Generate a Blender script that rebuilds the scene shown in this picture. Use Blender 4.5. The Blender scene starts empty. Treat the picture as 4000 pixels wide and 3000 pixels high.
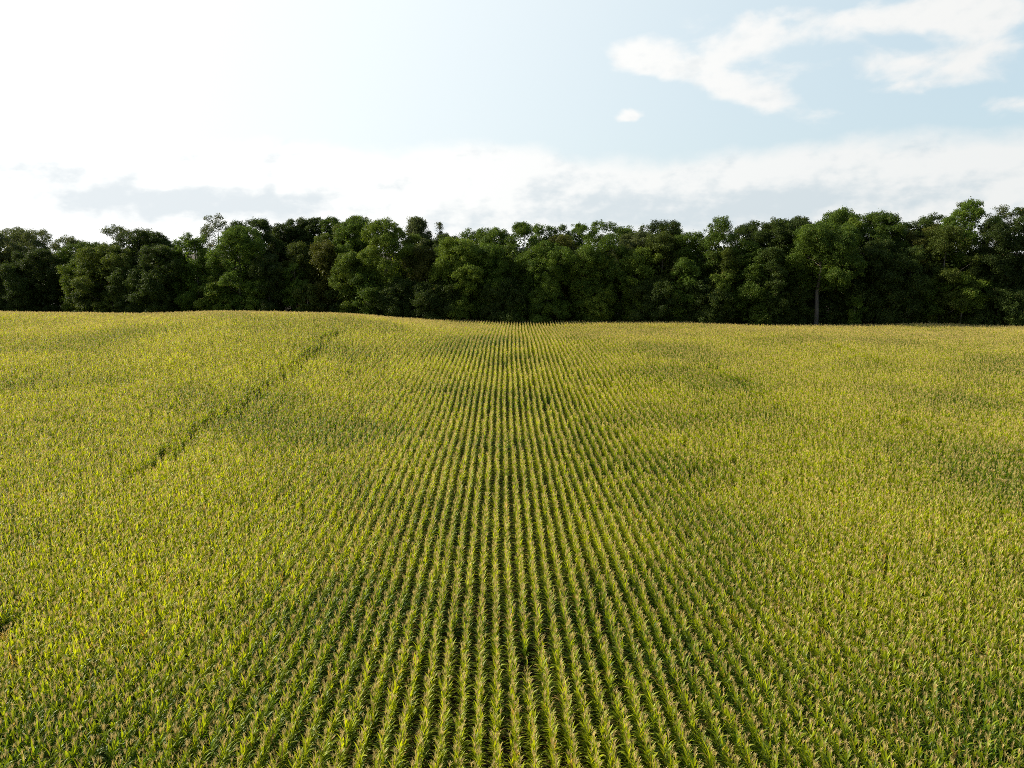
import bpy, math, random
import numpy as np

R = math.radians
scene = bpy.context.scene
COL = scene.collection
rng = np.random.default_rng(7)

# ------------------------------------------------------------------ camera maths
PITCH = R(9.97)
SP, CP = math.sin(PITCH), math.cos(PITCH)
FPX = 3044.0                      # focal length in pixels of the 4000 px wide photograph
CAMZ = 21.25

def at(px, py, D):
    """point at ground distance D seen in direction of photo pixel (px, py)"""
    u, v = (px - 2000) / FPX, (py - 1500) / FPX
    t = D / (CP - v * SP)
    return u * t, D, CAMZ - t * (SP + v * CP)

def azel(px, py):
    u, v = (px - 2000) / FPX, (py - 1500) / FPX
    x, y, z = u, CP - v * SP, -(SP + v * CP)
    n = math.sqrt(x * x + y * y + z * z)
    return math.degrees(math.atan2(x, y)), math.degrees(math.asin(z / n))

# ------------------------------------------------------------------ terrain
def sstep(a, b, x):
    t = np.clip((x - a) / (b - a), 0, 1)
    return t * t * (3 - 2 * t)

def T(x, y):
    x = np.asarray(x, float); y = np.asarray(y, float)
    base = 1.0 * sstep(75, 145, y) - 2.25 * sstep(150, 222, y)
    left = 1 / (1 + np.exp((x + 26) / 6.5))
    hump = 4.75 * left * np.exp(-((y - 172) / np.where(y < 172, 62.0, 40.0)) ** 2)
    dip = -0.9 * np.exp(-((x + 88) / 17) ** 2) * np.exp(-((y - 168) / 40.0) ** 2)
    roll = 0.05 * np.sin(y * 0.115 + 0.6 + x * 0.012) * sstep(40, 62, y) * sstep(150, 110, y) \
         + 0.16 * np.sin(x * 0.09 + y * 0.05)
    fade = sstep(420, 300, np.abs(x)) * sstep(-140, -60, y)
    fall = -26.0 * sstep(300, 700, y)
    return (base + hump + dip + roll) * fade + fall

def edge_D(x):
    """distance of the foot of the wood for a given x"""
    return 226 - 0.13 * x + 2.0 * np.sin(x * 0.07)

# ------------------------------------------------------------------ helpers
def new_mat(name):
    m = bpy.data.materials.new(name); m.use_nodes = True
    nt = m.node_tree; nt.nodes.clear()
    return m, nt, nt.nodes, nt.links

def mesh_np(name, verts, faces, attrs=None, mat=None, smooth=False):
    """verts Nx3, faces list of equal-length index arrays (array MxK) or list of them"""
    me = bpy.data.meshes.new(name)
    if not isinstance(faces, list): faces = [faces]
    faces = [np.asarray(f, np.int32) for f in faces if len(f)]
    loops = np.concatenate([f.ravel() for f in faces])
    sizes = np.concatenate([np.full(len(f), f.shape[1], np.int32) for f in faces])
    starts = np.concatenate([[0], np.cumsum(sizes)[:-1]]).astype(np.int32)
    me.vertices.add(len(verts)); me.vertices.foreach_set('co', np.asarray(verts, np.float32).ravel())
    me.loops.add(len(loops)); me.loops.foreach_set('vertex_index', loops)
    me.polygons.add(len(sizes)); me.polygons.foreach_set('loop_start', starts)
    me.polygons.foreach_set('loop_total', sizes)
    if smooth: me.polygons.foreach_set('use_smooth', np.ones(len(sizes), bool))
    me.update(calc_edges=True)
    for k, a in (attrs or {}).items():
        at_ = me.attributes.new(k, 'FLOAT', 'POINT'); at_.data.foreach_set('value', np.asarray(a, np.float32))
    if mat: me.materials.append(mat)
    return me

def link(name, data, parent=None, loc=None):
    o = bpy.data.objects.new(name, data); COL.objects.link(o)
    if parent is not None: o.parent = parent
    if loc is not None: o.location = loc
    return o

def tag(o, label=None, cat=None, group=None, kind=None):
    if label: o['label'] = label
    if cat: o['category'] = cat
    if group: o['group'] = group
    if kind: o['kind'] = kind
    return o

# ------------------------------------------------------------------ materials
def leaf_material(name, c_dark, c_light, c_dry, trans, trans_gain, rough=0.5, spec=0.25, patch=0.0):
    m, nt, N, L = new_mat(name)
    out = N.new('ShaderNodeOutputMaterial')
    hue = N.new('ShaderNodeAttribute'); hue.attribute_name = 'hue'
    age = N.new('ShaderNodeAttribute'); age.attribute_name = 'age'
    info = N.new('ShaderNodeObjectInfo')
    mx = N.new('ShaderNodeMix'); mx.data_type = 'RGBA'
    mx.inputs['A'].default_value = (*c_dark, 1); mx.inputs['B'].default_value = (*c_light, 1)
    add = N.new('ShaderNodeMath'); add.operation = 'ADD'; add.use_clamp = True
    geo = N.new('ShaderNodeNewGeometry')
    noi = N.new('ShaderNodeTexNoise'); noi.inputs['Scale'].default_value = 0.055; noi.inputs['Detail'].default_value = 3
    L.new(geo.outputs['Position'], noi.inputs['Vector'])
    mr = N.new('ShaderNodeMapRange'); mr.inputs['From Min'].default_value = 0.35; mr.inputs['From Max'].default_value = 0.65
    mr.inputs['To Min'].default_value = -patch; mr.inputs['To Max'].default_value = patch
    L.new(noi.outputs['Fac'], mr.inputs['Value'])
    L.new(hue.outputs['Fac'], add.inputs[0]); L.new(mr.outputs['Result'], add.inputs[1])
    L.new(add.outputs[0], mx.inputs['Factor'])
    md = N.new('ShaderNodeMix'); md.data_type = 'RGBA'; md.inputs['B'].default_value = (*c_dry, 1)
    L.new(mx.outputs['Result'], md.inputs['A']); L.new(age.outputs['Fac'], md.inputs['Factor'])
    var = N.new('ShaderNodeMapRange'); var.inputs['To Min'].default_value = 0.82; var.inputs['To Max'].default_value = 1.18
    L.new(info.outputs['Random'], var.inputs['Value'])
    hs = N.new('ShaderNodeHueSaturation'); L.new(md.outputs['Result'], hs.inputs['Color']); L.new(var.outputs['Result'], hs.inputs['Value'])
    p = N.new('ShaderNodeBsdfPrincipled'); p.inputs['Roughness'].default_value = rough
    p.inputs['Specular IOR Level'].default_value = spec
    L.new(hs.outputs['Color'], p.inputs['Base Color'])
    tr = N.new('ShaderNodeBsdfTranslucent')
    tg = N.new('ShaderNodeMix'); tg.data_type = 'RGBA'; tg.blend_type = 'MULTIPLY'; tg.inputs['Factor'].default_value = 1
    tg.inputs['B'].default_value = (*trans_gain, 1); L.new(hs.outputs['Color'], tg.inputs['A'])
    L.new(tg.outputs['Result'], tr.inputs['Color'])
    ms = N.new('ShaderNodeMixShader'); ms.inputs['Fac'].default_value = trans
    L.new(p.outputs[0], ms.inputs[1]); L.new(tr.outputs[0], ms.inputs[2])
    L.new(ms.outputs[0], out.inputs['Surface'])
    return m

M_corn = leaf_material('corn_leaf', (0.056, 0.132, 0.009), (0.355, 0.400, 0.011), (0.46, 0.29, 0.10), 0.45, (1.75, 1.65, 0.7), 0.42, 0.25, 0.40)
M_tassel = leaf_material('corn_tassel', (0.54, 0.44, 0.160), (0.71, 0.59, 0.25), (0.45, 0.30, 0.16), 0.30, (1.25, 1.2, 1.1), 0.7, 0.1, 0.3)
M_stalk = leaf_material('corn_stalk', (0.12, 0.16, 0.04), (0.20, 0.22, 0.06), (0.36, 0.24, 0.11), 0.05, (1, 1, 1), 0.6, 0.2)

TREE_MATS = {}
def tree_mat(kind):
    if kind not in TREE_MATS:
        pal = {'green':  ((0.033, 0.064, 0.009), (0.112, 0.166, 0.018)),
               'deep':   ((0.024, 0.042, 0.009), (0.066, 0.096, 0.015)),  # dark crowns; also darkened to carry the shade at the wood's foot
               'bright': ((0.060, 0.098, 0.012), (0.140, 0.186, 0.020)),
               'olive':  ((0.040, 0.062, 0.010), (0.106, 0.134, 0.018)),
               'rust':   ((0.048, 0.060, 0.010), (0.116, 0.122, 0.018)),
               'grey':   ((0.050, 0.068, 0.022), (0.108, 0.128, 0.040))}[kind]
        TREE_MATS[kind] = leaf_material('foliage_' + kind, pal[0], pal[1], (0.16, 0.11, 0.03), 0.30, (1.7, 1.7, 0.9), 0.6, 0.15)
    return TREE_MATS[kind]

def bark_material():
    m, nt, N, L = new_mat('bark')
    out = N.new('ShaderNodeOutputMaterial'); p = N.new('ShaderNodeBsdfPrincipled'); p.inputs['Roughness'].default_value = 0.9
    geo = N.new('ShaderNodeNewGeometry'); mp = N.new('ShaderNodeMapping'); mp.inputs['Scale'].default_value = (4, 4, 0.7)
    L.new(geo.outputs['Position'], mp.inputs['Vector'])
    noi = N.new('ShaderNodeTexNoise'); noi.inputs['Scale'].default_value = 1.5; noi.inputs['Detail'].default_value = 5
    L.new(mp.outputs[0], noi.inputs['Vector'])
    cr = N.new('ShaderNodeValToRGB'); cr.color_ramp.elements[0].position = 0.35; cr.color_ramp.elements[1].position = 0.65
    cr.color_ramp.elements[0].color = (0.06, 0.05, 0.035, 1); cr.color_ramp.elements[1].color = (0.19, 0.165, 0.13, 1)
    L.new(noi.outputs['Fac'], cr.inputs['Fac']); L.new(cr.outputs['Color'], p.inputs['Base Color'])
    L.new(p.outputs[0], out.inputs['Surface'])
    return m
M_bark = bark_material()

def soil_material():
    m, nt, N, L = new_mat('soil')
    out = N.new('ShaderNodeOutputMaterial'); p = N.new('ShaderNodeBsdfPrincipled'); p.inputs['Roughness'].default_value = 0.95
    geo = N.new('ShaderNodeNewGeometry')
    noi = N.new('ShaderNodeTexNoise'); noi.inputs['Scale'].default_value = 2.2; noi.inputs['Detail'].default_value = 8
    L.new(geo.outputs['Position'], noi.inputs['Vector'])
    cr = N.new('ShaderNodeValToRGB')
    cr.color_ramp.elements[0].position = 0.3; cr.color_ramp.elements[0].color = (0.028, 0.020, 0.012, 1)
    cr.color_ramp.elements[1].position = 0.75; cr.color_ramp.elements[1].color = (0.085, 0.060, 0.034, 1)
    L.new(noi.outputs['Fac'], cr.inputs['Fac']); L.new(cr.outputs['Color'], p.inputs['Base Color'])
    b = N.new('ShaderNodeBump'); b.inputs['Strength'].default_value = 0.6; b.inputs['Distance'].default_value = 0.08
    L.new(noi.outputs['Fac'], b.inputs['Height']); L.new(b.outputs[0], p.inputs['Normal'])
    L.new(p.outputs[0], out.inputs['Surface'])
    return m
M_soil = soil_material()

# ------------------------------------------------------------------ ground
def build_ground():
    xs = np.unique(np.concatenate([np.linspace(-200, 200, 161), np.linspace(-420, 420, 57), [-6000, -2500, -1000, 1000, 2500, 6000]]))
    ys = np.unique(np.concatenate([np.linspace(-60, 300, 181), np.linspace(-140, 420, 40), [-6000, -2000, -600, 700, 1500, 3000, 6000]]))
    X, Y = np.meshgrid(xs, ys)
    Z = T(X, Y)
    v = np.stack([X, Y, Z], -1).reshape(-1, 3)
    nx, ny = len(xs), len(ys)
    i = np.arange(nx * ny).reshape(ny, nx)
    f = np.stack([i[:-1, :-1], i[:-1, 1:], i[1:, 1:], i[1:, :-1]], -1).reshape(-1, 4)
    o = link('ground', mesh_np('ground', v, f, None, M_soil, True))
    tag(o, 'bare brown farm soil under the corn rows and wood', 'ground', kind='structure')
build_ground()

# ------------------------------------------------------------------ corn plants
class Acc:
    def __init__(s): s.v = []; s.f = []; s.hue = []; s.age = []; s.n = 0
    def add(s, v, f, hue, age):
        v = np.asarray(v, float); s.v.append(v); s.f.append(np.asarray(f) + s.n)
        s.hue.append(np.broadcast_to(np.asarray(hue, float), (len(v),))); s.age.append(np.broadcast_to(np.asarray(age, float), (len(v),)))
        s.n += len(v)
    def mesh(s, name, mat, smooth=False):
        return mesh_np(name, np.concatenate(s.v), np.concatenate(s.f), {'hue': np.concatenate(s.hue), 'age': np.concatenate(s.age)}, mat, smooth)
    def data(s):
        return np.concatenate(s.v), np.concatenate(s.f), np.concatenate(s.hue), np.concatenate(s.age)

def ribbon(pts, widths, side, fold=0.0, up=None):
    """V folded strip: 3 points across"""
    pts = np.asarray(pts); n = len(pts); v = []
    for k in range(n):
        w = widths[k] * 0.5
        s = side
        v += [pts[k] - s * w + np.array([0, 0, fold * w]), pts[k], pts[k] + s * w + np.array([0, 0, fold * w])]
    f = []
    for k in range(n - 1):
        a = 3 * k
        f += [[a, a + 1, a + 4, a + 3], [a + 1, a + 2, a + 5, a + 4]]
    return np.array(v), np.array(f)

def strip(pts, widths, side):
    v = []; f = []
    for k, p in enumerate(pts):
        v += [p - side * widths[k] * .5, p + side * widths[k] * .5]
    for k in range(len(pts) - 1):
        a = 2 * k; f.append([a, a + 1, a + 3, a + 2])
    return np.array(v), np.array(f)

def corn_parts(r, dry=0.0):
    """stalk, foliage, tassel accumulators of one corn plant about 2.35 m high"""
    st, fo, ta = Acc(), Acc(), Acc()
    H = r.uniform(1.95, 2.15)
    lean = np.array([r.normal(0, .02), r.normal(0, .02)])
    def axis(z): return np.array([lean[0] * z * z / H, lean[1] * z * z / H, z])
    ring = []
    zs = [0, .5 * H, H]
    rad = [.014, .012, .007]
    for z, q in zip(zs, rad):
        for a in range(5):
            ring.append(axis(z) + np.array([q * math.cos(a * 1.2566), q * math.sin(a * 1.2566), 0]))
    f = []
    for k in range(2):
        for a in range(5):
            b = (a + 1) % 5
            f.append([k * 5 + a, k * 5 + b, k * 5 + 5 + b, k * 5 + 5 + a])
    st.add(ring, f, r.uniform(0, 1), dry)
    plane = r.uniform(0, math.pi)
    nl = 13
    for k in range(nl):
        t = k / (nl - 1)
        z0 = 0.45 + t * (H - 0.80)
        az = plane + (k % 2) * math.pi + r.normal(0, .45)
        upness = t ** 1.15
        L = (0.82 - 0.34 * t ** 1.6 - 0.10 * (1 - t)) * r.uniform(.85, 1.15)
        a0 = R(29 - 12 * upness + r.normal(0, 6))                 # initial angle from the vertical
        curl = R(120 - 98 * upness + r.normal(0, 20))             # total bend along the leaf
        d = np.array([math.cos(az), math.sin(az), 0]); side = np.array([-math.sin(az), math.cos(az), 0])
        side = side * math.cos(r.normal(0, .25)) + np.array([0, 0, 1]) * math.sin(r.normal(0, .25))
        p = axis(z0).copy(); pts = [p.copy()]; ns = 5
        for s in range(ns):
            a = a0 + curl * ((s + .7) / ns) ** 1.25
            p = p + (d * math.sin(a) + np.array([0, 0, 1]) * math.cos(a)) * (L / ns)
            pts.append(p.copy())
        w = (0.104 - .024 * t) * r.uniform(.85, 1.15)
        wid = [w * .55, w, w * 1.02, w * .86, w * .52, w * .06]
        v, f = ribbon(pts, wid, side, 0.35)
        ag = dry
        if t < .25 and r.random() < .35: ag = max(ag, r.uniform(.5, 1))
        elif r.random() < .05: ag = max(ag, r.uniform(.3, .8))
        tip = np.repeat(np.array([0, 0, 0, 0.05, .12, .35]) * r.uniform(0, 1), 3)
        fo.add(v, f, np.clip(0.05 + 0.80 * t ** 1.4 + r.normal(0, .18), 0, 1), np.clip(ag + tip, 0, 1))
    # tassel
    top = axis(H)
    nb = r.integers(8, 12)
    hue = r.uniform(0, 1)
    for k in range(nb):
        az = r.uniform(0, 2 * math.pi); d = np.array([math.cos(az), math.sin(az), 0]); side = np.array([-math.sin(az), math.cos(az), 0])
        if k == 0: Lb, a0, c = .34, .04, .15
        else: Lb, a0, c = r.uniform(.19, .30), r.uniform(.12, .36), r.uniform(.15, .8)
        p = top + np.array([0, 0, 0 if k == 0 else r.uniform(-.03, .08)]); pts = [p.copy()]
        for s in range(3):
            a = a0 + c * (s / 2) ** 1.3
            p = p + (d * math.sin(a) + np.array([0, 0, 1]) * math.cos(a)) * Lb / 3; pts.append(p.copy())
        for sd in (side, np.cross(side, [0, 0, 1]) * .6 + np.array([0, 0, .5])):
            v, f = strip(pts, [.008, .0135, .0125, .006], sd / np.linalg.norm(sd))
            ta.add(v, f, np.clip(hue + r.normal(0, .15), 0, 1), dry * .6)
    return st, fo, ta

def merge_variant(name, plants):
    """one mesh (three materials) from [(parts, offset, rot, scale)]"""
    V = []; F = []; Hh = []; A = []; MI = []; n = 0
    for parts, off, rot, sc in plants:
        c, s = math.cos(rot), math.sin(rot); Rm = np.array([[c, -s, 0], [s, c, 0], [0, 0, 1]])
        for mi, acc in enumerate(parts):
            v, f, h, a = acc.data()
            V.append((v * sc) @ Rm.T + off); F.append(f + n); Hh.append(h); A.append(a); MI.append(np.full(len(f), mi)); n += len(v)
    me = mesh_np(name, np.concatenate(V), np.concatenate(F), {'hue': np.concatenate(Hh), 'age': np.concatenate(A)})
    for m in (M_stalk, M_corn, M_tassel): me.materials.append(m)
    me.polygons.foreach_set('material_index', np.concatenate(MI).astype(np.int32))
    return me

PR = np.random.default_rng(21)
PLANTS = [corn_parts(PR) for _ in range(18)]
PLANTS_DRY = [corn_parts(PR, 0.85) for _ in range(3)]
SPACE = 0.155
vcol = bpy.data.collections.new('corn_sources')       # geometry sources of the crop, not linked to the scene
NSINGLE = 0
for k, p in enumerate(PLANTS + PLANTS_DRY):
    o = bpy.data.objects.new('corn_source_%03d' % k, merge_variant('corn_source', [(p, np.zeros(3), 0, 1)])); vcol.objects.link(o); NSINGLE += 1
NTRIPLE = 14
for k in range(NTRIPLE):
    pl = []
    for j in (-1, 0, 1):
        p = PLANTS[PR.integers(len(PLANTS))] if PR.random() > .012 else PLANTS_DRY[PR.integers(3)]
        pl.append((p, np.array([PR.normal(0, .03), j * SPACE + PR.normal(0, .03), 0]), PR.uniform(0, 6.28), PR.uniform(.94, 1.06)))
    o = bpy.data.objects.new('corn_source_%03d' % (NSINGLE + k), merge_variant('corn_source', pl)); vcol.objects.link(o)

ROW = 0.76
def row_shift(D):
    d = D - 30.0
    return -0.0217 * d + 0.000089 * d * d

GAPS = [(-32.3, 62, 145, 2.2, .42), (-31.2, 92, 130, 1.7, .34), (-33.4, 78, 96, 1.5, .34), (31.6, 98, 122, 1.6, .45), (32.6, 90, 112, 1.5, .3), (60.2, 122, 150, 1.8, .4), (43.5, 76, 88, 1.6, .4),
        (1.55, 88, 100, .9, .45), (2.6, 104, 112, .8, .5), (1.0, 33.0, 35.6, .5, .85), (-27.5, 36.2, 39.2, 1.8, .8),
        (4.3, 92, 99, .7, .6), (-1.0, 118, 126, .6, .7)]
row_gaps = {}
GR = np.random.default_rng(5)

def in_gap(x, y):
    m = np.zeros(len(x))
    for gx, d0, d1, w, pr in GAPS:
        gw = gx + .35 * np.sin(y * .31 + gx) + .2 * np.sin(y * .83)
        m = np.maximum(m, np.where((np.abs(x - gw) < w * (.5 + .25 * np.sin(y * .47 + gx))) & (y > d0) & (y < d1), pr, 0))
    return m

def grow_crop():
    D0, DM = 19.0, 62.0
    pos = []; idx = []; rot = []; scl = []
    singles = []
    nrow = int(160 / ROW)
    for k in range(-nrow, nrow + 1):
        x0 = k * ROW + 0.12 + 0.72          # phase of the rows
        # along-row positions: singles up to DM, then triples
        ya = np.arange(D0, DM, SPACE)
        ya = ya + GR.normal(0, .035, len(ya))
        yb = np.arange(DM + SPACE, 232, SPACE * 3)
        for yy, trip in ((ya, False), (yb, True)):
            x = x0 + row_shift(yy) + GR.normal(0, .016, len(yy))
            x = x + .05 * np.sin(yy * .13 + (k // 6) * 1.7)
            keep = np.abs(x) < 0.69 * yy + 14
            keep &= yy < edge_D(x) - 6.5
            keep &= GR.random(len(yy)) > in_gap(x, yy) ** 1.6
            if not trip: keep &= GR.random(len(yy)) > .03
            # occasional skips in a row
            for _ in range(GR.integers(0, 3)):
                c = GR.uniform(22, 225); w = GR.uniform(.1, .38)
                keep &= np.abs(yy - c) > w
            x, y = x[keep], yy[keep]
            if not len(x): continue
            z = T(x, y)
            n = len(x)
            pos.append(np.stack([x, y, z], -1))
            if trip:
                idx.append(GR.integers(NSINGLE, NSINGLE + NTRIPLE, n)); rz = np.where(GR.random(n) < .5, 0, math.pi) + GR.normal(0, .05, n)
            else:
                dr = GR.random(n) < .009
                idx.append(np.where(dr, GR.integers(len(PLANTS), NSINGLE, n), GR.integers(0, len(PLANTS), n))); rz = GR.uniform(0, 6.283, n)
            rot.append(np.stack([GR.normal(0, .04, n), GR.normal(0.0, .04, n), rz], -1))
            patch = 0.035 * np.sin(x * .21 + y * .05) + .035 * np.sin(y * .17 - x * .09 + 1.3)
            s = np.clip(GR.normal(.89, .048, n) + patch * .6 - .22 * in_gap(x, y), .58, 1.1)
            scl.append(np.stack([s, s, s], -1))
    return np.concatenate(pos), np.concatenate(idx), np.concatenate(rot), np.concatenate(scl)

P, IDX, ROT, SCL = grow_crop()

# the 300 plants that show largest (nearest the camera, inside the frame) become things of their own
vx, vy, vz = P[:, 0], P[:, 1], P[:, 2] + 2.1 * SCL[:, 0]
fz = vy * CP - (vz - CAMZ) * SP
fv = (-(vz - CAMZ) * CP - vy * SP) / fz * FPX + 1500
fu = vx / fz * FPX + 2000
ok = (fv < 2985) & (fu > 5) & (fu < 3995) & (IDX < NSINGLE)
dist = np.where(ok, np.sqrt(fz ** 2 * 1.0 + 0.02 * vx ** 2), 1e9)
near = np.argsort(dist)[:300]
isnear = np.zeros(len(P), bool); isnear[near] = True

corn_meshes = []
for p in PLANTS + PLANTS_DRY:
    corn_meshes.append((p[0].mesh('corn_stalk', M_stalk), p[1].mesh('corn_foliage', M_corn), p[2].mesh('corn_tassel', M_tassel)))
for n, i in enumerate(near):
    e = link('corn_plant', None, None, P[i]); e.rotation_euler = ROT[i]; e.scale = SCL[i]
    dry = IDX[i] >= len(PLANTS)
    if dry: tag(e, 'dried tan corn plant among green ones at the very front of the field', 'corn', 'dry corn plants in the front of the field')
    else: tag(e, 'green corn plant with tan tassel at the very front of the field', 'corn', 'corn plants at the very front of the field')
    a, b, c = corn_meshes[IDX[i]]
    link('stalk', a, e); link('foliage', b, e); link('tassel', c, e)

rest = ~isnear
P, IDX, ROT, SCL = P[rest], IDX[rest], ROT[rest], SCL[rest]
me = bpy.data.meshes.new('corn_crop'); me.vertices.add(len(P)); me.vertices.foreach_set('co', P.astype(np.float32).ravel())
for nm, tp, key, dat in (('plant_index', 'INT', 'value', IDX.astype(np.int32)), ('plant_rotation', 'FLOAT_VECTOR', 'vector', ROT.astype(np.float32).ravel()),
                         ('plant_scale', 'FLOAT_VECTOR', 'vector', SCL.astype(np.float32).ravel())):
    at_ = me.attributes.new(nm, tp, 'POINT'); at_.data.foreach_set(key, dat)
me.update()
crop = link('corn_crop', me)
tag(crop, 'dense rows of tasselled green corn filling the field up to the wood', 'corn', kind='stuff')
ng = bpy.data.node_groups.new('crop_rows', 'GeometryNodeTree')
ng.interface.new_socket('Geometry', in_out='INPUT', socket_type='NodeSocketGeometry')
ng.interface.new_socket('Geometry', in_out='OUTPUT', socket_type='NodeSocketGeometry')
gi = ng.nodes.new('NodeGroupInput'); go = ng.nodes.new('NodeGroupOutput')
ci = ng.nodes.new('GeometryNodeCollectionInfo'); ci.inputs['Collection'].default_value = vcol
ci.inputs['Separate Children'].default_value = True; ci.inputs['Reset Children'].default_value = True
ip = ng.nodes.new('GeometryNodeInstanceOnPoints'); ip.inputs['Pick Instance'].default_value = True
ng.links.new(gi.outputs[0], ip.inputs['Points']); ng.links.new(ci.outputs[0], ip.inputs['Instance'])
for nm, tp, sock in (('plant_index', 'INT', 'Instance Index'), ('plant_rotation', 'FLOAT_VECTOR', 'Rotation'), ('plant_scale', 'FLOAT_VECTOR', 'Scale')):
    na = ng.nodes.new('GeometryNodeInputNamedAttribute'); na.data_type = tp; na.inputs['Name'].default_value = nm
    ng.links.new(na.outputs['Attribute'], ip.inputs[sock])
ng.links.new(ip.outputs[0], go.inputs[0])
crop.modifiers.new('crop_rows', 'NODES').node_group = ng

# ------------------------------------------------------------------ trees
def tube(acc_v, acc_f, pts, rads, n=7):
    base = sum(len(a) for a in acc_v)
    pts = np.asarray(pts); vs = []
    for k in range(len(pts)):
        d = pts[min(k + 1, len(pts) - 1)] - pts[max(k - 1, 0)]; d = d / (np.linalg.norm(d) + 1e-9)
        a = np.cross(d, [0.3, 1, 0.1]); a /= np.linalg.norm(a); b = np.cross(d, a)
        for j in range(n):
            t = 2 * math.pi * j / n
            vs.append(pts[k] + rads[k] * (math.cos(t) * a + math.sin(t) * b))
    f = []
    for k in range(len(pts) - 1):
        for j in range(n):
            i2 = (j + 1) % n
            f.append([base + k * n + j, base + k * n + i2, base + (k + 1) * n + i2, base + (k + 1) * n + j])
    acc_v.append(np.array(vs)); acc_f.append(np.array(f))

SHAPES = {  # crown radius profile over height fraction of the crown (0 base .. 1 top)
    'round':  [(0, .6), (.15, .85), (.4, 1), (.7, .97), (.88, .75), (1, .45)],
    'dome':   [(0, .85), (.2, 1), (.5, 1), (.75, .92), (.92, .7), (1, .4)],
    'tall':   [(0, .75), (.2, .95), (.45, 1), (.7, .88), (.88, .66), (1, .35)],
    'spire':  [(0, .9), (.3, 1), (.6, .75), (.85, .45), (1, .15)],
    'umbrella': [(0, .3), (.3, .65), (.6, 1), (.8, .95), (.93, .75), (1, .4)],
    'flat':   [(0, .8), (.3, 1), (.7, 1), (.9, .95), (1, .8)],
}

def leaves_on(r, centers, radii, per, size, flat=.78, thick=(0.55, 1.16), updir=.35):
    """leaf-clump diamonds on the shells of lobes"""
    nL = len(centers)
    cnt = np.maximum((per * (radii / radii.mean()) ** 2).astype(int), 12)
    own = np.repeat(np.arange(nL), cnt); n = len(own)
    d = r.normal(size=(n, 3)); d[:, 2] += updir; d /= np.linalg.norm(d, axis=1)[:, None]
    # lumpy radius: each lobe has own bumps
    ph = r.uniform(0, 6.28, (nL, 3))
    bump = 1 + .22 * np.sin(5 * d[:, 0] + ph[own, 0]) * np.sin(5 * d[:, 1] + ph[own, 1]) + .15 * np.sin(8 * d[:, 2] + ph[own, 2])
    rr = radii[own] * r.uniform(thick[0], thick[1], n) * bump
    p = centers[own] + d * rr[:, None] * np.array([1, 1, flat])
    p += r.normal(0, .17, (n, 3))
    nrm = d * .9 + r.normal(0, .75, (n, 3)) + np.array([0, 0, .35]); nrm /= np.linalg.norm(nrm, axis=1)[:, None]
    a = np.cross(nrm, r.normal(size=(n, 3))); a /= np.linalg.norm(a, axis=1)[:, None]
    b = np.cross(nrm, a)
    s = size * r.uniform(.6, 1.35, n)[:, None]
    v = np.stack([p - a * s * .5, p - b * s * .36 + nrm * s * .07, p + a * s * .55 - nrm * s * .1, p + b * s * .36 + nrm * s * .07], 1).reshape(-1, 3)
    f = np.arange(4 * n).reshape(n, 4)
    lobeh = r.normal(.42, .16, nL)
    hue = np.repeat(np.clip(lobeh[own] + r.normal(0, .2, n), 0, 1), 4)
    age = np.repeat(np.where(r.random(n) < .015, r.uniform(.3, .9, n), 0), 4)
    return v, f, hue, age

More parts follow.
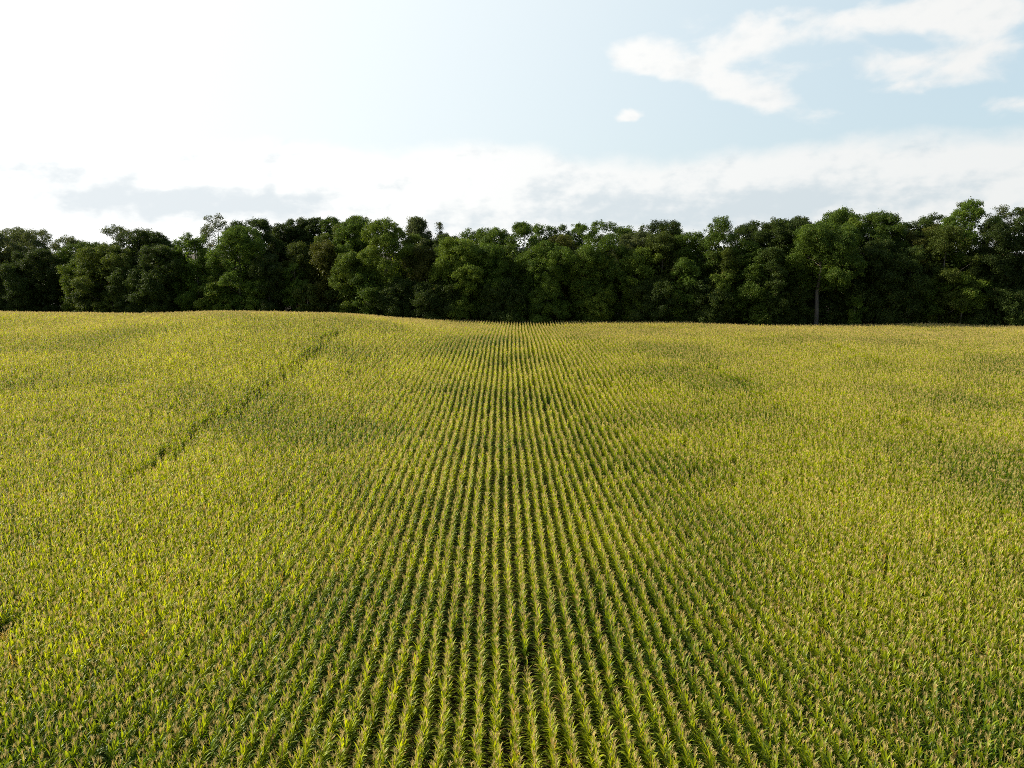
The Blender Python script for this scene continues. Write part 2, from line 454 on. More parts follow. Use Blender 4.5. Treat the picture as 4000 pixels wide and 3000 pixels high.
def make_tree(name, label, cat, px, top, wpx, layer, hue, shape='round', cb=.18, dens=1.0, group=None, D=None, airy=False, lean=0, trunk_r=None, leafy=1.0, leaf=.29):
    if layer >= 8 and not airy: cb = max(cb, .35)
    r = np.random.default_rng(int(px * 7 + top * 13 + layer))
    if D is None:
        x, y, zt = at(px, top, 220)
        for _ in range(4):
            D = float(edge_D(x)) + layer
            x, y, zt = at(px, top, D)
    else:
        x, y, zt = at(px, top, D)
    gz = float(T(x, D))
    h = zt - gz
    wr = wpx / FPX * D * .5
    e = link(name, None, None, (x, D, gz)); tag(e, label, cat, group)
    c0 = h * cb; ch = h - c0
    prof = SHAPES[shape]
    def rad(t): return wr * np.interp(t, [q[0] for q in prof], [q[1] for q in prof])
    # big boughs inside the crown's outline, each carrying many leaf clumps
    nbig = int(np.clip(max(5 + ch * wr / 8.0, ch / (wr * .62)), 5, 20) * dens)
    tb = (np.arange(nbig) + r.uniform(.1, .9, nbig)) / nbig
    phb = np.arange(nbig) * 2.39996 + r.uniform(0, 6.28) + r.normal(0, .35, nbig)
    Rb = np.minimum(wr * r.uniform(.22, .56, nbig), ch * .34) * (1 - .22 * tb)
    rrb = np.maximum(rad(tb) * r.uniform(.70, 1.10, nbig) - Rb * .92, 0)
    zb = c0 + tb * ch
    zb = np.minimum(np.maximum(zb, c0 + Rb * .5), h - Rb * r.uniform(.72, 1.05, nbig))
    zb[-1] = h - Rb[-1] * .82; rrb[-1] *= .4
    B = np.stack([rrb * np.cos(phb) + lean * tb * wr, rrb * np.sin(phb), zb], -1)
    lr0 = float(np.clip(.06 * wr + .42, .45, .88))
    cen = []; rl = []; bi = []
    for k in range(nbig):
        m = int(np.clip((Rb[k] / lr0) ** 2 * 2.3, 6, 54))
        d = r.normal(size=(m, 3)); d[:, 2] = d[:, 2] * .9 + .35
        out_ = B[k, :2] / (np.linalg.norm(B[k, :2]) + 1e-6) * .35
        d[:, :2] += out_; d /= np.linalg.norm(d, axis=1)[:, None]
        q = B[k] + d * Rb[k] * r.uniform(.62, 1.0, m)[:, None] * np.array([1, 1, .82])
        cen.append(q); rl.append(lr0 * r.uniform(.5, 1.45, m)); bi += [k] * m
    cen = np.concatenate(cen); rl = np.concatenate(rl)
    top_ = (cen[:, 2] + rl * .8).max(); cen[:, 2] += np.where(cen[:, 2] > h * .6, (h - top_) * (cen[:, 2] - h * .6) / (h * .4), 0)
    cen[:, 2] = np.maximum(cen[:, 2], .25 + .3 * rl)
    nl = len(cen)
    per = (40 if airy else 68) * leafy * (lr0 / .8) ** 2 * (.33 / leaf) ** 2 + 6
    V, F, Hh, A = [], [], [], []; n0 = 0
    v, f, hh, a = leaves_on(r, cen, rl, per, leaf)
    V.append(v); F.append(f); Hh.append(hh); A.append(a); n0 += len(v)
    if not airy:   # leaves inside the crown
        ni = int(nbig * 2.5)
        ti = r.uniform(.0, .80, ni); ph = r.uniform(0, 6.28, ni); ri = rad(ti) * .45 * np.sqrt(r.uniform(0, 1, ni))
        ci = np.stack([ri * np.cos(ph) + lean * ti * wr, ri * np.sin(ph), c0 + ti * ch], -1)
        v, f, hh, a = leaves_on(r, ci, np.full(ni, np.clip(wr * .26, .4, 1.8)), 46, .7)
        V.append(v); F.append(f + n0); Hh.append(hh); A.append(a); n0 += len(v)
    # trunk and limbs
    tv, tf = [], []
    R0 = trunk_r or np.clip(.011 * h + .05, .08, .5)
    wob = r.normal(0, .02 * wr, (6, 2)); wob[0] = 0
    tp = [np.array([wob[k, 0] + lean * (k / 5) ** 2 * wr * .8, wob[k, 1], h * .9 * k / 5 - (.3 if k == 0 else 0)]) for k in range(6)]
    tube(tv, tf, tp, [R0 * 1.25, R0, R0 * .85, R0 * .62, R0 * .4, R0 * .12], 8)
    order = r.permutation(nl)[: (34 if airy else 14)]
    for k in order:
        c = cen[k]; q = np.clip((c[2] - .55 * np.hypot(c[0], c[1])) / (h * .9), .12, .92) * 5
        k0 = int(min(q, 4)); s = tp[k0] + (tp[k0 + 1] - tp[k0]) * (q - k0)
        mid = s * .45 + c * .55 + np.array([0, 0, -.08 * np.linalg.norm(c - s)])
        rb = R0 * (.30 if not airy else .26) * (1 - .6 * q / 5)
        tube(tv, tf, [s, mid, c], [rb, rb * .65, rb * .25], 5)
    tm = mesh_np('trunk', np.concatenate(tv), np.concatenate(tf), None, M_bark, True)
    link('trunk', tm, e)
    cm = mesh_np('crown', np.concatenate(V), np.concatenate(F), {'hue': np.concatenate(Hh), 'age': np.concatenate(A)}, tree_mat(hue))
    link('crown', cm, e)
    return e

# (photo x, top y, width) of every crown, metres behind the wood's edge, foliage, shape, crown base, label
TREES = [
 # left-hand group
 (40, 884, 290, 16, 'grey', 'umbrella', .25, 'broad tree with a thin ragged top at the left end of the wood', {}),
 (150, 968, 230, 3, 'deep', 'dome', .03, 'dark round tree low in front of the left end of the wood', {}),
 (262, 917, 150, 14, 'grey', 'umbrella', .2, 'tree with flat-topped airy crown between two rounder ones, far left', {'airy': 1}),
 (330, 942, 130, 9, 'green', 'round', .1, 'mid-height green tree just right of the flat-topped airy crown', {}),
 (456, 878, 120, 12, 'grey', 'umbrella', .3, 'thin see-through tree poking above the left-hand group', {'airy': 1}),
 (552, 893, 190, 10, 'deep', 'dome', .1, 'dark round-headed tree right of the thin see-through one', {}),
 (420, 946, 270, 2, 'olive', 'tall', .02, 'wide dull-green tree at the front of the left-hand group', {}),
 (612, 955, 190, 1, 'deep', 'dome', .02, 'dark tree beside the notch of sky, ending the left-hand group', {}),
 (640, 928, 90, 12, 'green', 'dome', .1, 'small crown sloping down into the notch of sky', {}),
 (300, 1008, 170, 0, 'bright', 'round', .02, 'yellow-green tree lit at its top, front of the left-hand group', {}),
 (345, 1092, 150, -2, 'deep', 'dome', .0, 'low bushy dark tree at the foot of the left-hand group', {}),
 (60, 1020, 200, 0, 'deep', 'tall', .02, 'shaded tree at the far left edge near the corn', {}),
 (520, 1040, 170, -1, 'deep', 'round', .02, 'short shaded tree under the dark round-headed one', {}),
 # between the notch and the tall bright tree
 (762, 908, 190, 4, 'green', 'tall', .02, 'tree with a lit left flank standing right of the notch of sky', {'lean': -.1}),
 (846, 832, 125, 16, 'grey', 'umbrella', .3, 'tall grey-green tree with bare branches showing against the sky', {'airy': 1}),
 (925, 880, 230, 0, 'green', 'tall', .02, 'tall lit tree below the grey-green airy one', {}),
 (975, 852, 150, 12, 'deep', 'dome', .1, 'dark rounded crown right behind the grey-green airy tree', {}),
 (840, 1080, 130, -3, 'bright', 'round', .0, 'small yellow-green tree hanging low by the corn, left of centre', {}),
 (1090, 872, 110, 24, 'deep', 'dome', .2, 'first even dark crown of the back rank, left of centre', {}),
 (1140, 856, 100, 26, 'deep', 'round', .2, 'second even dark crown of the back rank, left of centre', {}),
 (1180, 850, 100, 28, 'deep', 'dome', .2, 'third even dark crown of the back rank, left of centre', {}),
 (1228, 848, 95, 27, 'deep', 'round', .2, 'fourth even dark crown of the back rank, left of centre', {}),
 (1288, 845, 110, 26, 'green', 'tall', .2, 'pointed crown at the right end of the even dark back rank', {}),
 (1040, 993, 150, -1, 'deep', 'dome', .0, 'rounded dark tree with a sunlit cap, in front of the even back rank', {}),
 (1165, 943, 125, 4, 'olive', 'dome', .05, 'olive dome-shaped tree beside the orange-tinged one', {'leaf': .32}),
 (1272, 936, 165, 2, 'rust', 'tall', .02, 'orange-tinged olive tree, tallest of the olive ones left of centre', {'leaf': .34}),
 (1262, 912, 80, 8, 'olive', 'dome', .2, 'small olive crown peeping over the orange-tinged tree', {}),
 (1150, 1028, 110, -1, 'green', 'round', .0, 'small green tree below the olive dome-shaped one', {}),
 (1200, 1106, 95, -4, 'olive', 'dome', .0, 'lowest small round tree near the corn, below the olive ones', {}),
 (1320, 1075, 120, -1, 'deep', 'dome', .0, 'shaded bushy tree at the foot of the orange-tinged tree', {}),
 (1345, 872, 110, 14, 'olive', 'round', .1, 'dull green crown just left of the tall pair near the centre', {}),
 (1385, 841, 145, 10, 'green', 'tall', .05, 'left one of the tall pair with knobbly tops, left of centre', {}),
 (1440, 846, 60, 18, 'grey', 'umbrella', .4, 'small airy top between the tall pair left of centre', {'airy': 1}),
 (1500, 848, 235, 2, 'bright', 'tall', .04, 'tall bright green tree, right one of the tall pair, big lit clumps', {}),
 (1372, 980, 140, -2, 'bright', 'tall', .02, 'slim tree with yellow-green tiers below the tall pair', {'lean': -.1}),
 (1430, 1060, 150, -4, 'green', 'round', .02, 'tree with drooping lit branch tips at the foot of the tall pair', {}),
 (1560, 1080, 200, -1, 'deep', 'dome', .0, 'black shaded tree right of the drooping lit branches', {}),
 # centre
 (1632, 845, 130, 18, 'grey', 'spire', .1, 'grey-green upright tree with feathery outline near the centre', {}),
 (1716, 866, 80, 20, 'grey', 'spire', .1, 'thin feathery spire right of the grey-green upright tree', {'airy': 1}),
 (1612, 912, 115, 6, 'bright', 'round', .1, 'small sunlit crown below the grey-green upright tree', {}),
 (1655, 962, 150, 3, 'rust', 'round', .02, 'brownish shaded tree between two bright green ones near the centre', {}),
 (1735, 912, 130, 16, 'deep', 'dome', .1, 'low dark crown in the dip of the skyline near the centre', {}),
 (1785, 924, 220, 0, 'bright', 'dome', .04, 'bright yellow-green spreading tree left of the middle of the wood', {}),
 (1838, 892, 110, 18, 'green', 'round', .1, 'knobbly back-rank crown over the yellow-green spreading tree', {}),
 (1893, 890, 100, 16, 'green', 'tall', .1, 'pointed back-rank crown right of the knobbly one', {}),
 (1950, 888, 120, 12, 'green', 'dome', .1, 'rounded back-rank crown in the middle of the wood', {}),
 (1905, 950, 190, 1, 'green', 'tall', .02, 'dense green tree right of the yellow-green spreading tree', {}),
 (2046, 866, 180, 5, 'green', 'tall', .04, 'tall leafy green tree at the middle of the wood', {}),
 (1700, 1090, 190, -3, 'deep', 'dome', .0, 'shaded bushy tree at the foot of the brownish tree', {}),
 (1990, 1085, 190, -3, 'deep', 'tall', .0, 'shaded low tree at the foot of the middle of the wood', {}),
 # right of centre
 (2108, 872, 80, 22, 'green', 'tall', .2, 'first slim tree of the thin rank with sky showing between', {}),
 (2150, 882, 66, 24, 'green', 'tall', .2, 'second slim tree of the thin rank with sky showing between', {}),
 (2200, 876, 74, 23, 'green', 'tall', .2, 'third slim tree of the thin rank with sky showing between', {}),
 (2256, 871, 84, 22, 'green', 'tall', .2, 'last slim tree of the thin rank, touching the big dark tree', {}),
 (2190, 915, 125, 8, 'rust', 'flat', .1, 'brown-olive flat-topped tree beneath the thin rank of slim trees', {'leaf': .3}),
 (2140, 940, 250, -1, 'green', 'dome', .02, 'broad shaded green tree in front of the flat-topped brown one', {}),
 (2350, 858, 230, 1, 'green', 'tall', .04, 'big tall tree with stepped clumps right of the middle', {}),
 (2295, 965, 140, -3, 'bright', 'round', .1, 'lit spreading boughs left of the big stepped tree', {}),
 (2340, 1112, 130, -5, 'bright', 'round', .1, 'small sunlit tree low in front of the big stepped tree', {}),
 (2300, 1040, 110, -4, 'green', 'tall', .05, 'narrow lit tree above the small sunlit one by the corn', {}),
 (2440, 882, 140, 18, 'green', 'dome', .1, 'low back crown between two taller crowns right of the middle', {}),
 (2500, 900, 170, 9, 'grey', 'round', .1, 'pale speckled tree right of the big stepped tree', {}),
 (2582, 858, 140, 12, 'deep', 'dome', .1, 'dark high crown standing over the pale speckled tree', {}),
 (2642, 868, 70, 16, 'green', 'round', .1, 'small knob of a crown beside the dark high one', {}),
 (2590, 905, 220, 3, 'olive', 'tall', .02, 'wide dull olive tree under the dark high crown', {}),
 (2505, 965, 160, -1, 'bright', 'round', .02, 'sunlit yellow-green tree low beside the wide olive one', {}),
 (2690, 905, 140, 8, 'green', 'round', .05, 'mottled green tree left of the big domed crown', {}),
 (2670, 1005, 140, -2, 'green', 'tall', .02, 'slim tree with a lit left edge below the mottled green one', {}),
 (2560, 1090, 200, -3, 'deep', 'dome', .0, 'shaded low tree below the wide olive tree', {}),
 (2812, 847, 170, 5, 'green', 'dome', .05, 'big domed crown with a sunlit top, right of centre', {}),
 (2832, 962, 125, 0, 'olive', 'round', .02, 'yellow-olive tree in front of the big domed crown', {}),
 (2825, 1060, 100, -3, 'bright', 'flat', .3, 'flat sunlit bough tree low under the yellow-olive one', {}),
 (2900, 932, 130, 3, 'green', 'dome', .04, 'round green tree right of the yellow-olive one', {}),
 (2940, 860, 150, 12, 'deep', 'dome', .1, 'even dark crown right of the big domed crown', {}),
 (2965, 970, 190, -1, 'green', 'dome', .02, 'dense dark green tree left of the pale-trunked tree', {}),
 (2760, 1090, 190, -2, 'deep', 'dome', .0, 'shaded bushy tree left of the flat sunlit bough', {}),
 (3045, 847, 150, 10, 'deep', 'dome', .05, 'dark domed crown left of the twin dark crowns', {}),
 (3118, 842, 130, 11, 'deep', 'dome', .05, 'dark crown rising behind the left side of the pale-trunked tree', {}),
 # right end
 (3215, 868, 300, -2, 'green', 'dome', .40, 'big tree with a bare pale trunk standing clear at the wood edge', {'trunk_r': .55, 'pale': 1}),
 (3285, 808, 180, 12, 'green', 'tall', .05, 'tall leafy crown behind the pale-trunked tree', {}),
 (3345, 850, 110, 4, 'bright', 'tall', .05, 'yellow-green tree between the pale-trunked tree and a tall dark crown', {}),
 (3410, 822, 200, 8, 'green', 'dome', .05, 'tall wide crown before the dip in the right-hand skyline', {}),
 (3482, 868, 110, 8, 'deep', 'dome', .05, 'dark shoulder crown sloping into the right-hand dip', {}),
 (3425, 930, 220, 0, 'deep', 'round', .02, 'dark tree with rounded tufts under the tall wide crown', {}),
 (3545, 866, 100, 14, 'deep', 'dome', .1, 'first step of dark crowns rising right of the dip', {}),
 (3602, 845, 110, 14, 'deep', 'dome', .1, 'second step of dark crowns rising right of the dip', {}),
 (3656, 829, 110, 13, 'deep', 'dome', .1, 'third step of dark crowns rising towards the tallest tree', {}),
 (3570, 900, 150, 4, 'rust', 'dome', .04, 'rust-tinged tree under the steps of dark crowns', {}),
 (3645, 876, 110, 5, 'rust', 'round', .1, 'reddish-brown tree leaning on the left side of the tallest tree', {}),
 (3565, 955, 210, -1, 'deep', 'dome', .02, 'black-green tree in front of the rust-tinged one', {}),
 (3790, 782, 240, 5, 'green', 'tall', .04, 'tallest tree of the wood, near the right edge', {}),
 (3775, 776, 80, 8, 'grey', 'umbrella', .5, 'thin airy top just over the tallest tree', {'airy': 1}),
 (3700, 880, 220, -1, 'olive', 'tall', .02, 'wide dull green tree at the left foot of the tallest tree', {}),
 (3915, 800, 120, 10, 'grey', 'umbrella', .3, 'airy crown between the tallest tree and the right edge', {'airy': 1}),
 (3990, 808, 170, 7, 'deep', 'dome', .04, 'dark crown cut by the right edge of the photo', {}),
 (3900, 860, 220, 0, 'deep', 'tall', .02, 'dark tall tree in front of the airy crown near the right edge', {}),
 (3770, 1058, 140, -4, 'bright', 'flat', .35, 'sunlit spreading bough tree low under the tallest tree', {}),
 (3645, 1085, 100, -4, 'green', 'flat', .3, 'smaller sunlit bough tree left of the spreading one', {}),
 (3345, 1152, 70, -5, 'green', 'round', .1, 'tiny lit sapling right of the pale trunk', {}),
 (3020, 965, 160, -3, 'deep', 'tall', .02, 'bluish-green tree left of the pale trunk', {}),
 (3910, 1120, 240, -3, 'deep', 'dome', .0, 'black low thicket tree near the right edge', {}),
 (3480, 1090, 190, -2, 'deep', 'dome', .0, 'black low tree midway between pale trunk and tallest tree', {}),
 (3330, 1060, 170, 2, 'deep', 'dome', .0, 'black shaded tree behind the tiny lit sapling', {}),
 (3110, 1085, 150, 1, 'deep', 'dome', .0, 'black shaded tree just left of the pale trunk foot', {}),
]
M_pale = M_bark.copy(); M_pale.name = 'pale_bark'
for nd in M_pale.node_tree.nodes:
    if nd.type == 'VALTORGB':
        nd.color_ramp.elements[0].color = (0.04, 0.034, 0.027, 1); nd.color_ramp.elements[1].color = (0.10, 0.088, 0.07, 1)
for px, top, w, lay, hue, shp, cb, lab, kw in TREES:
    kw = dict(kw); pale = kw.pop('pale', 0)
    e = make_tree('deciduous_tree', lab, 'tree', px, top, w * (1.16 if lay < 8 or kw.get('airy') else 1.42), lay, hue, shp, cb, group='trees of the wood behind the field', **kw)
    if pale:
        for ch in e.children:
            if ch.name.startswith('trunk'): ch.data.materials[0] = M_pale

# trees out of the frame to both sides, and the inside of the wood
for k, (px, top) in enumerate([(-170, 900), (-400, 890), (-650, 880), (4180, 800), (4400, 790), (4650, 800)]):
    make_tree('deciduous_tree', 'shaded tree of the wood beyond the edge of the photo', 'tree', px, top, 290, 3, 'deep', 'tall', .02, group='trees of the wood beyond the photo')
UR = np.random.default_rng(31)
for k in range(40):
    px = -150 + 4300 * (k + UR.uniform(0, 1)) / 40
    make_tree('deciduous_tree', 'dark tree deep inside the wood behind the front ones', 'tree', px, UR.uniform(955, 1010), 190, UR.uniform(14, 30), 'deep', 'tall', .0,
              group='dark trees deep inside the wood', leafy=.6, leaf=.6)
for k in range(46):
    px = -60 + 4120 * (k + UR.uniform(0, 1)) / 46
    make_tree('understory_bush', 'black shaded bush at the foot of the wood behind the corn', 'bush', px, UR.uniform(1150, 1195), UR.uniform(90, 140), UR.uniform(0, 8), 'deep', 'dome', .0,
              group='shaded bushes at the foot of the wood', leaf=.4)

for k in range(34):
    px = -80 + 4160 * (k + UR.uniform(0, 1)) / 34
    make_tree('understory_bush', 'black shaded bush at the foot of the wood behind the corn', 'bush', px, UR.uniform(1095, 1140), 190, UR.uniform(12, 22), 'deep', 'flat', .0,
              group='shaded bushes at the foot of the wood', leaf=.6)

for k in range(30):
    px = -80 + 4160 * (k + UR.uniform(.2, .8)) / 30
    make_tree('understory_bush', 'black shaded bush at the foot of the wood behind the corn', 'bush', px, UR.uniform(1075, 1110), 240, UR.uniform(34, 42), 'deep', 'flat', .0,
              group='shaded bushes at the foot of the wood', leaf=.7, D=None)

# the rest of the wood behind, one leafy mass
def deep_wood():
    r = np.random.default_rng(77); n = 30000
    x = r.uniform(-270, 270, n); y = edge_D(x) + r.uniform(46, 78, n)
    z = T(x, y) + 13.5 * r.uniform(0, 1, n) ** .8 * (1 + .12 * np.sin(x * .5) + .1 * np.sin(x * .19))
    p = np.stack([x, y, z], -1)
    nrm = r.normal(size=(n, 3)) + np.array([0, -.6, .3]); nrm /= np.linalg.norm(nrm, axis=1)[:, None]
    a = np.cross(nrm, r.normal(size=(n, 3))); a /= np.linalg.norm(a, axis=1)[:, None]; b = np.cross(nrm, a)
    sz = r.uniform(.8, 1.7, n)[:, None]
    v = np.stack([p - a * sz * .5, p - b * sz * .36, p + a * sz * .55, p + b * sz * .36], 1).reshape(-1, 3)
    me = mesh_np('woods', v, np.arange(4 * n).reshape(n, 4), {'hue': np.repeat(r.uniform(0, .7, n), 4), 'age': np.zeros(4 * n)}, tree_mat('deep'))
    tag(link('woods', me), 'dark inside of the wood seen in the gaps between its front trees', 'wood', kind='stuff')
deep_wood()

# ------------------------------------------------------------------ sun and sky
SUN_AZ, SUN_EL = R(-77), R(31)
EXPO = 0.6; EX = 2 ** EXPO
sd = np.array([math.sin(SUN_AZ) * math.cos(SUN_EL), math.cos(SUN_AZ) * math.cos(SUN_EL), math.sin(SUN_EL)])
sl = bpy.data.lights.new('sun', 'SUN'); sl.energy = 5.0; sl.angle = R(.53); sl.color = (1.0, .91, .76)
so = link('sun', sl)
from mathutils import Vector
so.rotation_euler = Vector(-sd).to_track_quat('-Z', 'Y').to_euler()

w = bpy.data.worlds.new('World'); scene.world = w; w.use_nodes = True
nt = w.node_tree; N = nt.nodes; L = nt.links; N.clear()
def M(op, a, b=None, c=None, clamp=False):
    n = N.new('ShaderNodeMath'); n.operation = op; n.use_clamp = clamp
    for k, q in enumerate((a, b, c)):
        if q is None: continue
        if isinstance(q, (int, float)): n.inputs[k].default_value = q
        else: L.new(q, n.inputs[k])
    return n.outputs[0]
def SS(x, a, b):
    n = N.new('ShaderNodeMapRange'); n.interpolation_type = 'SMOOTHSTEP'
    n.inputs['From Min'].default_value = a; n.inputs['From Max'].default_value = b
    L.new(x, n.inputs['Value']); return n.outputs['Result']
def MIX(f, a, b):
    n = N.new('ShaderNodeMix'); n.data_type = 'RGBA'
    for s, q in (('Factor', f), ('A', a), ('B', b)):
        if isinstance(q, tuple): n.inputs[s].default_value = (*q, 1)
        elif isinstance(q, (int, float)): n.inputs[s].default_value = q
        else: L.new(q, n.inputs[s])
    return n.outputs['Result']
tc = N.new('ShaderNodeTexCoord'); sx = N.new('ShaderNodeSeparateXYZ'); L.new(tc.outputs['Generated'], sx.inputs[0])
DEG = 57.29578
az = M('MULTIPLY', M('ARCTAN2', sx.outputs['X'], sx.outputs['Y']), DEG)
el = M('MULTIPLY', M('ARCSINE', sx.outputs['Z']), DEG)
cv = N.new('ShaderNodeCombineXYZ'); L.new(M('MULTIPLY', az, .10), cv.inputs['X']); L.new(M('MULTIPLY', el, .17), cv.inputs['Y'])
def NOISE(scale, detail, rough, off=0.0, dist=0.0):
    mp = N.new('ShaderNodeMapping'); mp.inputs['Location'].default_value = (off, off * 1.7, off * .3); L.new(cv.outputs[0], mp.inputs['Vector'])
    n = N.new('ShaderNodeTexNoise'); n.inputs['Scale'].default_value = scale; n.inputs['Detail'].default_value = detail; n.inputs['Roughness'].default_value = rough
    n.inputs['Distortion'].default_value = dist
    L.new(mp.outputs[0], n.inputs['Vector']); return n.outputs['Fac']
n_warp1 = M('SUBTRACT', NOISE(1.6, 4, .55, 3.1), .5); n_warp2 = M('SUBTRACT', NOISE(1.6, 4, .55, 9.4), .5)
n_big = NOISE(1.1, 8, .58, 1.0, .3); n_fine = NOISE(2.7, 7, .53, 5.0, .3); n_shade = NOISE(1.5, 6, .55, 12.0, .2)
waz = M('ADD', az, M('MULTIPLY', n_warp1, 4.0)); wel = M('ADD', el, M('MULTIPLY', n_warp2, 1.9))
def GAUSS(px, py, rx, ry, amp=1.0, tilt=0.0):
    a0, e0 = azel(px, py); ra, re = rx / 4000 * 66.6, ry / 4000 * 66.6
    dx = M('SUBTRACT', waz, a0); dy = M('SUBTRACT', wel, e0)
    dy = M('ADD', dy, M('MULTIPLY', dx, tilt))
    q = M('ADD', M('POWER', M('ABSOLUTE', M('DIVIDE', dx, ra)), 2.0), M('POWER', M('ABSOLUTE', M('DIVIDE', dy, re)), 2.0))
    return M('MULTIPLY', M('EXPONENT', M('MULTIPLY', q, -1.0)), amp)
def SUM(l):
    s = l[0]
    for q in l[1:]: s = M('ADD', s, q)
    return s
high = SUM([GAUSS(2488, 215, 165, 62, 1.15, .1), GAUSS(2725, 300, 210, 70, 1.1, .25), GAUSS(2810, 120, 230, 80, .8), GAUSS(2905, 205, 150, 55, .75),
            GAUSS(3066, 125, 150, 65, .75), GAUSS(3020, 390, 200, 72, .8), GAUSS(3040, 280, 110, 50, .55), GAUSS(3560, 60, 330, 70, .9), GAUSS(3860, 50, 300, 105, .95),
            GAUSS(3600, 235, 320, 55, .85), GAUSS(3860, 290, 350, 46, .85), GAUSS(3960, 400, 150, 50, .7), GAUSS(2434, 466, 66, 30, 1.3), GAUSS(3266, 436, 100, 28, .6)])
# scattered clouds elsewhere in the sky, outside the field of view of the photograph
else_ = M('MULTIPLY', SS(M('ABSOLUTE', az), 38, 50), .32)
else_ = M('MAXIMUM', else_, M('MULTIPLY', SS(el, 17, 26), .3))
d_high = SS(M('ADD', M('ADD', high, else_), M('MULTIPLY', M('SUBTRACT', M('ADD', M('MULTIPLY', n_big, .3), M('MULTIPLY', n_fine, .7)), .5), 3.0)), .40, 1.12)
# low bank: elevation of its upper edge over azimuth
aw = M('ADD', az, M('MULTIPLY', n_warp1, 4.0))
def EDGE(px, py, rx, amp):
    a0, _ = azel(px, py); ra = rx / 4000 * 66.6
    return M('MULTIPLY', M('EXPONENT', M('MULTIPLY', M('POWER', M('ABSOLUTE', M('DIVIDE', M('SUBTRACT', aw, a0), ra)), 2.0), -1.0)), amp)
e_top = SUM([EDGE(1850, 0, 260, 1.25), EDGE(2120, 0, 110, .7), EDGE(3400, 0, 420, .85), EDGE(4000, 0, 300, .55), EDGE(1150, 0, 420, .9), EDGE(300, 0, 500, .8)])
e_top = M('ADD', e_top, azel(2000, 608)[1])
over = M('SUBTRACT', e_top, M('ADD', el, M('MULTIPLY', M('SUBTRACT', M('ADD', M('MULTIPLY', n_fine, .65), M('MULTIPLY', n_big, .35)), .5), 3.4)))
d_bank = M('MULTIPLY', SS(over, -.25, 1.25), .93)
# sun-side glow
dt = N.new('ShaderNodeVectorMath'); dt.operation = 'DOT_PRODUCT'; L.new(tc.outputs['Generated'], dt.inputs[0]); dt.inputs[1].default_value = tuple(sd)
cosang = dt.outputs['Value']
glow = SS(cosang, -.42, .98)
sky = N.new('ShaderNodeTexSky'); sky.sky_type = 'NISHITA'; sky.sun_disc = False
sky.sun_elevation = SUN_EL; sky.sun_rotation = SUN_AZ; sky.altitude = 100; sky.air_density = 1.0; sky.dust_density = 2.0; sky.ozone_density = 1.0
STR = 0.11
white = lambda q: tuple(c * q / STR for c in (1.0, 1.0, 1.0))
def RGBs(r, g, b): return (r / STR / EX, g / STR / EX, b / STR / EX)
# thin milky haze in the air, thicker towards the sun
milky = M('ADD', .72, M('MULTIPLY', glow, .28), clamp=True)
far_sky = M('MULTIPLY', M('SUBTRACT', 1.0, M('MULTIPLY', SS(M('ABSOLUTE', az), 42, 85), .8)), M('SUBTRACT', 1.0, M('MULTIPLY', SS(el, 17, 45), .85)))  # haze thinned outside the view so the unseen sky gives less fill light
milky = M('MULTIPLY', milky, far_sky)
base = MIX(milky, sky.outputs['Color'], MIX(glow, RGBs(.61, .77, .84), RGBs(1.14, 1.17, 1.16)))
lit = MIX(glow, RGBs(.88, .89, .88), RGBs(1.16, 1.16, 1.14))
shade_c = MIX(glow, RGBs(.61, .70, .75), RGBs(.80, .86, .90))
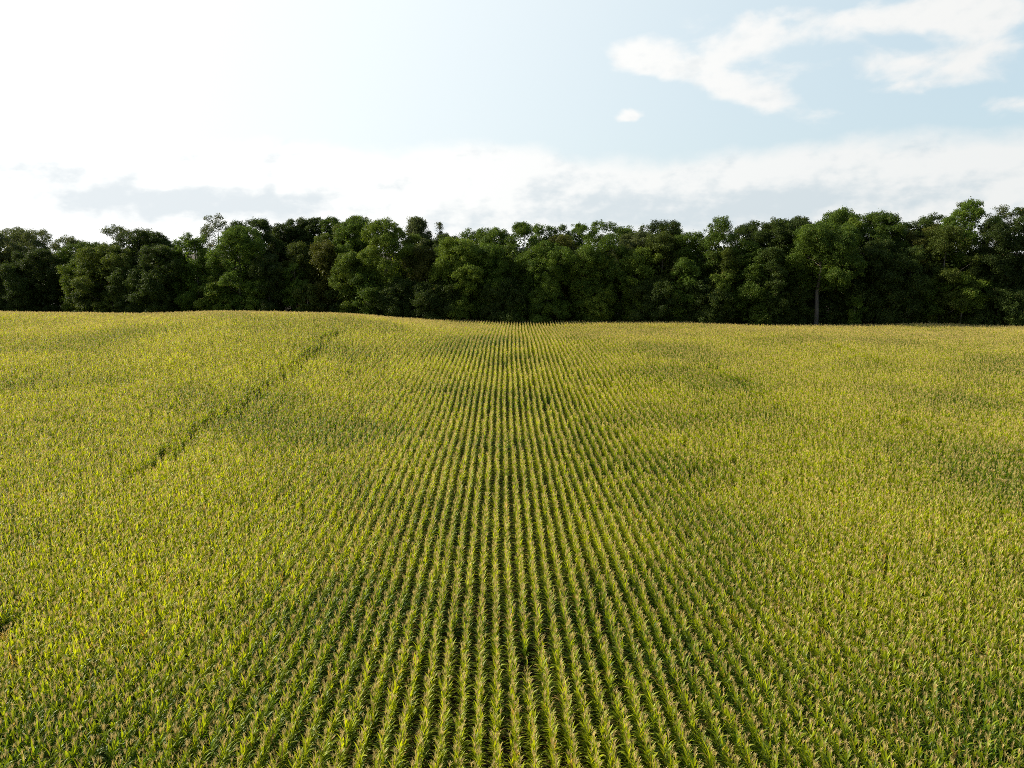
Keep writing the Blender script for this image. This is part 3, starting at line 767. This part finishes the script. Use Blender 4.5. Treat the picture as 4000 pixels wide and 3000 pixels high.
# side-lit billows: difference of the cloud noise towards the sun
def BILLOW(scale, off, step):
    def one(dx, dy):
        mp = N.new('ShaderNodeMapping'); mp.inputs['Location'].default_value = (off + dx, off * 1.7 + dy, off * .3); L.new(cv.outputs[0], mp.inputs['Vector'])
        n = N.new('ShaderNodeTexNoise'); n.inputs['Scale'].default_value = scale; n.inputs['Detail'].default_value = 6; n.inputs['Roughness'].default_value = .52
        L.new(mp.outputs[0], n.inputs['Vector']); return n.outputs['Fac']
    return M('SUBTRACT', one(-step, step * .8), one(0, 0))
bil = M('ADD', BILLOW(2.2, 5.0, .08), M('MULTIPLY', BILLOW(5.0, 2.0, .035), .45))
c_hi = MIX(M('MULTIPLY', SS(bil, -.04, .28), .45), lit, shade_c)
low_sh = SUM([GAUSS(430, 775, 460, 75, 1.5), GAUSS(1000, 790, 380, 65, 1.1), GAUSS(1760, 610, 220, 55, .55), GAUSS(2250, 770, 360, 65, .7), GAUSS(2850, 800, 560, 80, 1.0), GAUSS(3400, 770, 420, 70, .75),
              GAUSS(1900, 850, 500, 45, .6), GAUSS(2650, 865, 500, 40, .6), GAUSS(60, 640, 250, 40, .9), GAUSS(3750, 700, 300, 35, .3)])
sh = SS(M('ADD', M('ADD', M('MULTIPLY', low_sh, .9), M('MULTIPLY', bil, 3.4)), M('MULTIPLY', M('SUBTRACT', M('ADD', M('MULTIPLY', n_shade, .7), M('MULTIPLY', n_fine, .3)), .5), 2.6)), .05, 1.35)
c_bank = MIX(M('MULTIPLY', sh, .88), lit, shade_c)
s1 = MIX(d_high, base, c_hi)
s2 = MIX(d_bank, s1, c_bank)
bg = N.new('ShaderNodeBackground'); bg.inputs['Strength'].default_value = STR; L.new(s2, bg.inputs['Color'])
wo = N.new('ShaderNodeOutputWorld'); L.new(bg.outputs[0], wo.inputs['Surface'])

# ------------------------------------------------------------------ camera
cam = bpy.data.cameras.new('camera'); co = link('camera', cam)
cam.sensor_width = 36; cam.lens = 36 * FPX / 4000; cam.clip_end = 20000; cam.clip_start = .5
co.location = (0, 0, CAMZ); co.rotation_euler = (R(90) - PITCH, 0, 0)
scene.camera = co

vs = scene.view_settings
scene.display_settings.display_device = 'sRGB'
vs.view_transform = 'Standard'; vs.look = 'None'; vs.exposure = EXPO; vs.gamma = 1; vs.use_curve_mapping = False
c = scene.cycles
c.max_bounces = 6; c.diffuse_bounces = 3; c.glossy_bounces = 2; c.transmission_bounces = 3; c.transparent_max_bounces = 4
c.use_adaptive_sampling = True; c.adaptive_threshold = 0.006; c.use_denoising = False
c.pixel_filter_type = 'BLACKMAN_HARRIS'; c.filter_width = 0.85
